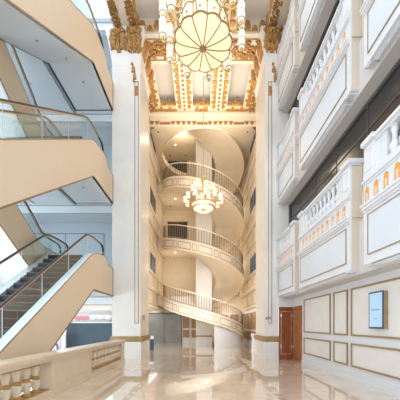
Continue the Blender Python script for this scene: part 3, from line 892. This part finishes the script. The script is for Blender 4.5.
for q, (y0, y1, n) in enumerate(((2.7, 6.2, 8), (6.77, 10.26, 8), (10.8, 13.04, 5))):
    for i in range(3):
        lb = ['white balcony over the wall panels, %s', 'white balcony on the middle gallery, %s', 'white balcony on the top gallery, %s'][i] % names[q]
        if i == 0: base = balcony(y0, y1, lb, n, q); base.location.z = L[1]
        else:
            c = copy_tree(base); c.location.z = L[1 + i]; c['label'] = lb
struct('wall_gallery_end', MB().box(3.86, 4.8, 13.1, 13.3, 3.1, 17.0), 'stone')
struct('wall_right_above', MB().box(4.3, 4.6, 1.0, 13.08, 16.6, 17.4), 'white')

# ------------------------------------------------------------------ chandeliers
def lamp(parent, name, c, r, h, mshade, finial=True):
    prof = [(r * .35, -h * .5 - r * .2), (r * .8, -h * .5), (r, -h * .42), (r, h * .42), (r * .85, h * .5), (r * .3, h * .52)]
    s = build(name, MB().lathe(prof, c, 12), mshade, parent, True)
    for z in ((-h * .45, .02 * h) if finial else (0,)):
        build('lamp_band', MB().lathe([(r * 1.03, z - h * .014), (r * 1.07, z), (r * 1.03, z + h * .014)], c, 12), 'bronze', s, True)
    build('lamp_finial', MB().lathe([(.01, -h * .5 - r * .9), (r * .35, -h * .5 - r * .45), (r * .5, -h * .5 - r * .1)], c, 8), 'brass', s, True)
    build('lamp_cap', MB().lathe([(r * .8, h * .47), (r * .7, h * .53), (r * .3, h * .58), (r * .12, h * .62), (.008, h * .72)], c, 8), 'brass', s, True)
    return s
CXc, CYc, ZR = .12, 10.8, 13.03
t = thing('chandelier', 'huge chandelier with a scalloped round amber glass bowl under the gilded ceiling', 'chandelier', (CXc, CYc, 17.0))
NP = 12; RB = 1.12
m = MB(); rib = MB(); edge = []
rows = [(0.10, -.13), (.35, -.135), (.65, -.11), (.88, -.06), (1.0, .02)]
nn = NP * 6
vs = []
for i in range(nn):
    a = 2 * pi * i / nn + radians(8); sc = 1 + .075 * abs(sin(NP / 2 * (a - radians(8)))) - .03
    for r, z in rows: vs.append((CXc + RB * r * (sc if r > .5 else 1) * cos(a), CYc + RB * r * (sc if r > .5 else 1) * sin(a), ZR + z))
    edge.append((CXc + RB * sc * cos(a), CYc + RB * sc * sin(a), ZR + .03))
k = len(rows)
fs = [(i * k + j, ((i + 1) % nn) * k + j, ((i + 1) % nn) * k + j + 1, i * k + j + 1) for i in range(nn) for j in range(k - 1)]
m.add(vs, fs)
bw = build('glass_bowl', m, 'bowl', t, True)
for p in range(NP):
    a = 2 * pi * p / NP + radians(8)
    rib.tube([(CXc + RB * r * .99 * cos(a), CYc + RB * r * .99 * sin(a), ZR + z - .015) for r, z in rows], .02, 5)
build('bowl_rib', rib, 'bronze', bw, True)
build('bowl_rim', MB().tube(edge + edge[:1], .034, 6), 'bronze', bw, True)
build('hub', MB().lathe([(.02, -.22), (.09, -.19), (.14, -.15), (.14, -.11), (.1, -.10)], (CXc, CYc, ZR), 16), 'bronze', t, True)
# drum tiers
for tn, (r, z0, z1) in enumerate(((.98, .10, .72), (.86, .80, 1.42), (.70, 1.5, 2.1))):
    d = build('glass_drum', MB().lathe([(r, z0), (r * 1.03, (z0 + z1) / 2), (r, z1)], (CXc, CYc, ZR), 48), 'drum', t, True)
    g = MB()
    for p in range(NP):
        a = 2 * pi * p / NP + radians(8)
        g.tube([(CXc + r * 1.03 * cos(a), CYc + r * 1.03 * sin(a), ZR + z0), (CXc + r * 1.05 * cos(a), CYc + r * 1.05 * sin(a), ZR + z1)], .018, 5)
        for q in range(8):
            b0, b1 = a + 2 * pi / NP * q / 8, a + 2 * pi / NP * (q + 1) / 8
            h0, h1 = .14 * sin(pi * q / 8), .14 * sin(pi * (q + 1) / 8)
            g.tube([(CXc + r * 1.05 * cos(b0), CYc + r * 1.05 * sin(b0), ZR + z1 - .12 + h0), (CXc + r * 1.05 * cos(b1), CYc + r * 1.05 * sin(b1), ZR + z1 - .12 + h1)], .02, 5)
        a2 = a + pi / NP
        g.ball((CXc + r * 1.05 * cos(a2), CYc + r * 1.05 * sin(a2), ZR + (z0 + z1) / 2), .035)
    g.lathe([(r * 1.05, z0 - .02), (r * 1.08, z0), (r * 1.05, z0 + .03)], (CXc, CYc, ZR), 40)
    build('drum_ribs', g, 'bronze', d, True)
build('stem', MB().lathe([(.12, 2.1), (.06, 2.3), (.05, 3.4), (.2, 3.9), (.3, 4.05)], (CXc, CYc, ZR), 12), 'brass', t, True)
for ring, (r, z, n, a0) in enumerate(((1.62, .45, 10, 8), (1.62, 1.32, 10, 8), (1.2, 2.1, 8, 0))):
    for p in range(n):
        a = radians(a0) + 2 * pi * p / n
        c = (CXc + r * cos(a), CYc + r * sin(a), ZR + z)
        lamp(t, 'lamp_shade', c, .15, .66, 'shade')
        i0 = .95 if ring < 2 else .6
        pth = []
        for q in range(9):
            w = q / 8; rr = i0 + (r - i0) * w
            pth.append((CXc + rr * cos(a), CYc + rr * sin(a), ZR + z - .42 + .18 * (1 - w) - .22 * sin(pi * w)))
        build('arm', MB().tube(pth, .022, 6), 'brass', t, True)

C2 = (.2, 15.4, 8.4)
t = thing('chandelier', 'smaller chandelier of white cylinder lamps hanging before the spiral stairs', 'chandelier', (C2[0], C2[1], 17.0))
build('suspension_cord', MB().lathe([(.022, 1.9), (.022, 7.7)], C2, 6), 'brass', t)
build('stem', MB().lathe([(.05, .1), (.07, .3), (.05, .6), (.1, .9), (.05, 1.2), (.1, 1.6), (.14, 1.75), (.08, 1.86), (.02, 1.95)], C2, 12), 'brass', t, True)
d = build('glass_bowl', MB().lathe([(.1, -.05), (.5, -.03), (.66, .03), (.68, .22), (.62, .24)], C2, 36), 'shade', t, True)
g = MB().lathe([(.66, .2), (.71, .22), (.71, .26), (.66, .27)], C2, 36); g.lathe([(.03, -.14), (.1, -.1), (.12, -.05)], C2, 12)
g.lathe([(.66, .0), (.7, .02), (.66, .04)], C2, 36)
build('bowl_rim', g, 'brass', d, True)
for r, z, n, h, a0 in ((1.05, .5, 12, .34, 5), (.64, 1.12, 8, .34, 12), (.36, .55, 6, .3, 20)):
    for p in range(n):
        a = radians(a0) + 2 * pi * p / n
        lamp(t, 'lamp_shade', (C2[0] + r * cos(a), C2[1] + r * sin(a), C2[2] + z), .115, h, 'shade', False)
        pth = []
        for q in range(7):
            w = q / 6; rr = .06 + (r - .06) * w
            pth.append((C2[0] + rr * cos(a), C2[1] + rr * sin(a), C2[2] + z - h * .62 + .12 * (1 - w) - .1 * sin(pi * w)))
        build('arm', MB().tube(pth, .016, 5), 'brass', t, True)

# ------------------------------------------------------------------ light
w = bpy.data.worlds.new('world'); SC.world = w; w.use_nodes = True
bg = w.node_tree.nodes['Background']; bg.inputs[0].default_value = (.82, .91, 1, 1); bg.inputs[1].default_value = 2.1
def area(name, loc, rot, sx, sy, e, col):
    l = bpy.data.lights.new(name, 'AREA'); l.shape = 'RECTANGLE'; l.size = sx; l.size_y = sy; l.energy = e; l.color = col; l.specular_factor = .2
    o = bpy.data.objects.new(name, l); COL.objects.link(o); o.location = loc; o.rotation_euler = rot; return o
def point(name, loc, e, col, r=.25):
    l = bpy.data.lights.new(name, 'POINT'); l.energy = e; l.color = col; l.shadow_soft_size = r; l.specular_factor = 0
    o = bpy.data.objects.new(name, l); COL.objects.link(o); o.location = loc; return o
WARM = (1, .85, .65)
area('hall_downlights', (.2, 10.5, 16.05), (0, 0, 0), 5, 4, 110, (1, .98, .95))
point('small_chandelier_glow', (.2, 15.6, 6.4), 95, WARM, .6)
point('small_chandelier_glow', (.2, 16.6, 11.9), 95, WARM, .6)
for lv in L[1:4]:
    if lv > 5:
        point('landing_lamp', (-2.1, 22.9, lv - 2.4), 28, WARM, .4)
    point('gallery_lamp', (2.6, 23.9, lv - 1.7), 34, WARM, .4)
    point('stair_wash_fill', (.3, 17.4, lv - .4), 38, WARM, .4)  # unseen points added to wash the flights with warm light
point('shaft_lamp', (-1.5, 21.0, 16.4), 80, WARM, .3)
area('coffer_wash', (.2, 16.0, 14.4), (pi, 0, 0), 5.5, 4, 130, (1, .90, .74))  # unseen upward lamp added to brighten the coffers
area('mall_ceiling_light', (-9, 20, 2.9), (0, 0, 0), 10, 10, 500, (1, .97, .93))
area('stair_base_fill', (0.3, 16.2, 3.9), (radians(50), 0, 0), 4, 2, 110, (1, .95, .88))  # unseen tilted lamp added to brighten the wall under the stair
area('soffit_uplight_fill', (-12.6, 5.5, 1.2), (0, -pi / 2 - .75, 0), 2.2, 10, 800, (.80, .93, 1))  # unseen uplight added to brighten the escalator undersides
area('side_daylight_fill', (-12.8, 3.0, 10), (0, -pi / 2, 0), 20, 9, 1300, (.82, .92, 1))  # unseen lamp added for daylight from the side; the wall behind is opaque

vs_ = SC.view_settings
vs_.view_transform = 'Standard'; vs_.look = 'None'; vs_.exposure = .06; vs_.gamma = 1
vs_.use_curve_mapping = False
